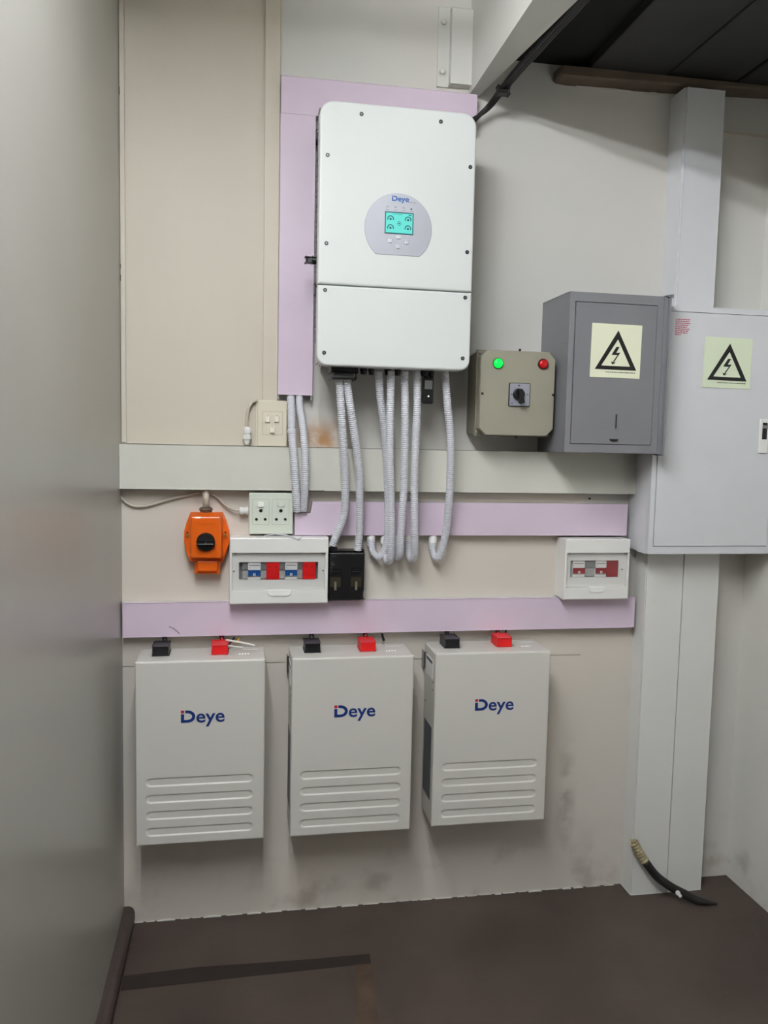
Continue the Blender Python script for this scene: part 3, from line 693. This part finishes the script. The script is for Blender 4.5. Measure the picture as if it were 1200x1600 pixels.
dr = B().box(dx0, dx1, dz0, dz1, GD-.009, GD+.0015, .001).make('door', GREY2, mb)
q = B(); q.box(1.298, 1.303, GZ0-.004, GZ1+.004, .185, GD+.012, .001); q.box(1.285, 1.303, GZ0-.001, GZ1+.001, GD, GD+.003); q.make('side_flange', GREY, mb)
q = B(); q.prism([(1.283, GZ1+.001), (1.310, GZ1+.006), (1.310, GZ1-.004), (1.303, GZ1-.006)], GD-.03, GD+.012); q.make('bent_corner', GREY, mb)
x, z = P(963, 660, .233); B().box(x-.005, x+.005, z-.024, z+.026, .2315, .2335, .001).make('latch_plate', GREY, dr); B().box(x-.003, x+.001, z-.018, z+.024, .2334, .2338).make('key_slot', INK, dr)
x, z = P(959, 687, .233); q = B(); q.prism([(x-.015, z+.002), (x-.010, z-.004), (x, z-.006), (x+.010, z-.004), (x+.015, z+.002)], .2315, .2365); q.make('pull_lip', INK, dr)
sign(dr, 1.0505, 1.214, .209, .3715, .2318, SIGN, -.008, 'cream lightning warning sign')
B().cyl(.981, .31, .003, .2, .205, 8).make('screw', INK, mb)

# ------------------------------------------------------------------ white cabinet
wc = thing('electrical_cabinet', 'large white electrical cabinet with greenish lightning warning sign on its door', 'cabinet', 1.5, -.348)
CX0, CX1, CZ0, CZ1, CD = 1.304, 1.766, -.347, .449, .17
q = B(); q.box(CX0, CX1, CZ0, CZ1, .0975, CD-.012, .0015); q.box(CX0, CX1, .453-.05, CZ1, .0006, .0975); q.box(1.3125, CX1, CZ0, .40, .0006, .0975); q.make('body', CAB, wc)
ex0, ex1, ez0, ez1 = 1.3215, 1.7265, -.320, .4295
q = B(); q.ring(CX0, CX1, CZ0, CZ1, ex0-.002, ex1+.002, ez0-.002, ez1+.002, CD-.012, CD); q.make('front_frame', CAB, wc)
B().box(ex0-.0022, ex1+.0022, ez0-.0022, ez1+.0022, CD-.0118, CD-.009).make('door_gap', GAP, wc)
dr = B().box(ex0, ex1, ez0, ez1, CD-.009, CD+.002, .0012).make('door', CAB, wc)
sign(dr, 1.463, 1.631, .1945, .3555, .1722, SIGN2, -.012, 'pale green lightning warning sign')
q = B(); rr = random.Random(8)
for i in range(9):
    _, z = P(1066, 499+i*3.0, .173); x = P(1056, 500, .173)[0]
    xe = P((1079, 1077, 1079, 1076, 1074, 1078, 1077, 1075, 1065)[i], 500, .173)[0]
    while x < xe:
        wd = rr.uniform(.004, .010); q.box(x, min(x+wd, xe), z-.0014, z+.0014, .172, .1724); x += wd+.0018
q.make('red_print', RINK, dr, 'small red printed paragraph')
hx0 = P(1186, 680, .172)[0]; hz0 = P(1193, 708, .172)[1]; hz1 = P(1193, 655, .172)[1]
hd = B().rbox(hx0, hx0+.030, hz0, hz1, .172, .178, .003, .0015).make('swing_handle', WPL, dr)
B().box(hx0+.007, hx0+.024, hz0+.045, hz1-.012, .1775, .1785).make('recess', GAP, hd)
B().box(hx0+.008, hx0+.023, hz1-.030, hz1-.020, .1785, .181, .001).make('lock', STEEL, hd)

# ------------------------------------------------------------------ batteries
BW, BH, BD = .3795, .5635, .178
def make_battery(x0, z0, label):
    t = thing('wall_battery', label, 'battery', x0+BW/2, z0, 0, 'white wall batteries below the lilac trunking')
    x1, z1 = x0+BW, z0+BH
    q = B(); q.rbox(x0, x1, z0, z1, .030, BD-.008, .006); 
    q.make('housing', BATT, t)
    # pressed front with four long grooves
    nx, nz = 96, 200; bm = bmesh.new(); grid = []
    zc = [z0+.042+.0512*i for i in range(4)]; ga, gb = x0+.030, x1-.034; gr = .0142
    def hgt(x, z):
        e = min(x-x0, x1-x, z-z0, z1-z); h = 0
        if e < .006: h = -.006*(1-math.sqrt(max(0, 1-(1-e/.006)**2)))
        for c in zc:
            px = min(max(x, ga+gr), gb-gr); dd = gr-math.hypot(x-px, z-c)
            if dd > 0: h -= .0032*min(1, dd/.0042)**1.0*(1 if dd > .0042 else (dd/.0042))
        return h
    ts = [0, .0015, .003, .0045, .006, .009]
    xs = [x0+t_ for t_ in ts]+[x0+.009+(BW-.018)*i/nx for i in range(1, nx)]+[x1-t_ for t_ in ts[::-1]]
    lowz = [z0+t_ for t_ in ts]; zz = z0+.009
    while zz < z0+.222: zz += .0013; lowz.append(zz)
    zs = lowz+[zz+(z1-.009-zz)*i/12 for i in range(1, 12)]+[z1-t_ for t_ in ts[::-1]]
    bb = B(); g = [[bb.bm.verts.new((x, -(BD+hgt(x, z)), z)) for x in xs] for z in zs]
    for i in range(len(zs)-1):
        for j in range(len(xs)-1):
            f = bb.bm.faces.new((g[i][j], g[i][j+1], g[i+1][j+1], g[i+1][j])); f.smooth = True
    rim = g[0][:]+[g[i][-1] for i in range(1, len(zs))]+g[-1][-2::-1]+[g[i][0] for i in range(len(zs)-2, 0, -1)]
    bk_ = [bb.bm.verts.new((v.co.x, -(BD-.008), v.co.z)) for v in rim]
    for i in range(len(rim)):
        j = (i+1) % len(rim); bb.bm.faces.new((rim[i], bk_[i], bk_[j], rim[j]))
    bb.make('front_panel', BATT, t)
    logo(t, x0+.132, z1-.188, .0375, BD, BLUE, LRED)
    B().box(x0+.02, x1-.02, z0+.03, z1-.02, .0045, .030).make('back_plate', STEEL, t)
    q = B(); q.box(x0-.006, x0-.004, z1-.085, z1-.03, .008, .04); q.box(x0-.006, x0+.003, z1-.07, z1-.045, .006, .01); q.box(x0-.006, x0+.001, z1-.085, z1-.03, .036, .04); q.make('wall_bracket', STEEL, t)
    # left side: handle recess, label
    q = B(); q.box(x0-.0012, x0+.001, z1-.092, z1-.03, .055, .145, .0005); hr = q.make('handle_recess', mat('recess_white', (236, 236, 234), .3), t)
    B().box(x0-.0016, x0-.0008, z1-.045, z1-.036, .06, .14).make('recess_shadow_lip', INKG, hr)
    B().box(x0-.0008, x0+.001, z0+.075, z0+.315, .048, .148).make('spec_label', LBL, t)
    for zz_, dd in ((z1-.028, .06), (z1-.1, .15), (z1-.125, .15), (z1-.19, .05)): 
        q = B(); q.hcyl(zz_, dd, [(x0-.001, .003), (x0+.001, .003)], 8); q.make('screw', SCREW, t)
    # four lit dots on top
    for i in range(4):
        q = B(); q.vcyl(x1-.076+i*.0085, .115, [(z1-.001, .0018), (z1+.0006, .0018)], 8); q.make('status_light', LED, t)
    q = B(); q.box(x1-.07, x1-.02, z1-.001, z1+.0006, .058, .061); q.make('vent_slit', WPL, t)
    return t
def dup(root, dx, dz, label):
    def cp(o, par):
        c = o.copy(); C.objects.link(c); c.parent = par
        for ch_ in o.children: cp(ch_, c)
        return c
    r = cp(root, None); r.location = root.location+Vector((dx, 0, dz)); r['label'] = label; return r
ZB = -1.224
b1 = make_battery(-.3025, ZB, 'left of three white wall batteries, nearest the grey partition wall')
dup(b1, .4585, -.001, 'middle of three white wall batteries, under the black fuse switch')
dup(b1, .9065, .003, 'right of three white wall batteries, with its side label showing')
# plug connectors with their leads
def plug(x, z, m_, label, mw, grp):
    t = thing('battery_connector', label, 'connector', x, z, .08, grp)
    q = B(); q.box(x-.0235, x+.0235, z+.0012, z+.030, .050, .118, .0025); q.make('body', m_, t)
    q = B(); q.box(x-.018, x+.018, z+.004, z+.026, .1178, .1186); q.make('end_face', m_, t)
    q = B(); q.tube([(x+.006, .052, z+.016), (x+.006, .036, z+.020), (x+.004, .026, z+.034), (x+.002, .024, z+.042)], .0075, 10); q.make('lead', mw, t)
ZT = ZB+BH
for i, (bx0, dz, nm) in enumerate(((-.3025, 0, 'left'), (.156, -.001, 'middle'), (.604, .003, 'right'))):
    plug(bx0+.068, ZT+dz, BLACK, 'black connector on top of the %s battery' % nm, RUB, 'black battery connectors')
    plug(bx0+.243, ZT+dz, RED, 'red connector on top of the %s battery' % nm, mat('dark_red_lead', (110, 12, 14), .4), 'red battery connectors')
# loose ends at the left battery
cable('network_cable', 'upper white cable tail lying on top of the left battery', [(353, 1000, .075), (372, 1003, .09), (398, 1008.5, .11)], .003, WPL)
cable('network_cable', 'lower white cable tail lying beside the red connector of the left battery', [(353, 1008, .10), (365, 1010, .108), (380, 1011.5, .117)], .0022, WPL)
cable('yellow_wire', 'thin yellow sleeved wire behind the left battery', [(374, 996, .028), (372, 1001, .035), (369, 1006, .04)], .0028, YEL)
cable('signal_wire', 'thin black wire slanting behind the left battery red connector', [(366, 996, .028), (362, 1002, .04), (356, 1009, .06)], .0028, RUB)
cable('signal_wire', 'thin black wire dropping behind the middle battery', [(597, 990, .028), (598, 995, .028), (600, 1001, .03)], .004, RUB)
cable('signal_wire', 'thin black wire beside the red connector of the right battery', [(791, 985, .028), (789, 990, .035), (785, 998, .05)], .0028, RUB)

# ------------------------------------------------------------------ cables at the beam, cable stub on the floor
cb_ = thing('cable_bundle', 'black cable bundle hanging down along the overhead beam to the inverter', 'cable', .78, 1.0)
for k, (o1, r) in enumerate(((0, .007), (.010, .006), (.018, .006))):
    q = B(); q.tube([(.700-.01*k, .05, .99), (.728+o1*.3, .05, 1.02+o1*.2), (.752+o1*.5, .06, 1.045), (.768+o1*.7, .10, 1.068), (.785+o1, .2, 1.090), (.808+o1, .40, 1.102), (.834+o1, .7, 1.108), (.857+o1, 1.3, 1.11), (.885+o1, 2.2, 1.11)], r, 10); q.make('cable', RUB, cb_)
for d_, x_, z_ in ((.11, .774, 1.070),):
    q = B(); q.box(x_-.011, x_+.024, z_-.011, z_+.011, d_, d_+.02, .004); q.make('cable_clip', RUB, cb_)
st = thing('cable_stub', 'cut black cable stub leaning at the foot of the floor trunking with frayed end', 'cable', 1.45, F, .13)
A = [(P(990, 1316, .098)[0], .100, P(990, 1316, .098)[1]), (P(999, 1333, .1)[0], .104, P(999, 1333, .1)[1]), (P(1008, 1346, .11)[0], .112, P(1008, 1346, .11)[1])]
Bp = [A[-1], (P(1025, 1368, .12)[0], .122, P(1025, 1368, .12)[1]), (P(1046, 1384, .135)[0], .137, P(1046, 1384, .135)[1]), (P(1070, 1397, .15)[0], .15, max(F+.017, P(1070, 1397, .15)[1])), (1.56, .168, F+.0155), (1.612, .188, F+.0135)]
q = B(); q.tube(Bp, .0145, 14, endtaper=.22); q.make('sheath', RUB, st)
q = B(); q.tube(A, .0155, 12, .08, .012); q.make('frayed_wrap', BRASS, st)
for k in range(5):
    a = k*1.3; q = B(); x, d_, z = A[0]; q.tube([(x+.004*math.cos(a), d_+.004*math.sin(a), z-.004), (x+.010*math.cos(a)-.003, d_+.008*math.sin(a), z+.010)], .0035, 6); q.make('frayed_strand', BRASS, st)
q = B(); x, z = P(1057, 1393, .16); q.cyl(x, z, .008, .166, .172, 7); q.cyl(x+.006, z-.008, .006, .170, .176, 6); q.make('paint_blot', WPL, st)

for o in bpy.data.objects:
    if '_o' in o: del o['_o']
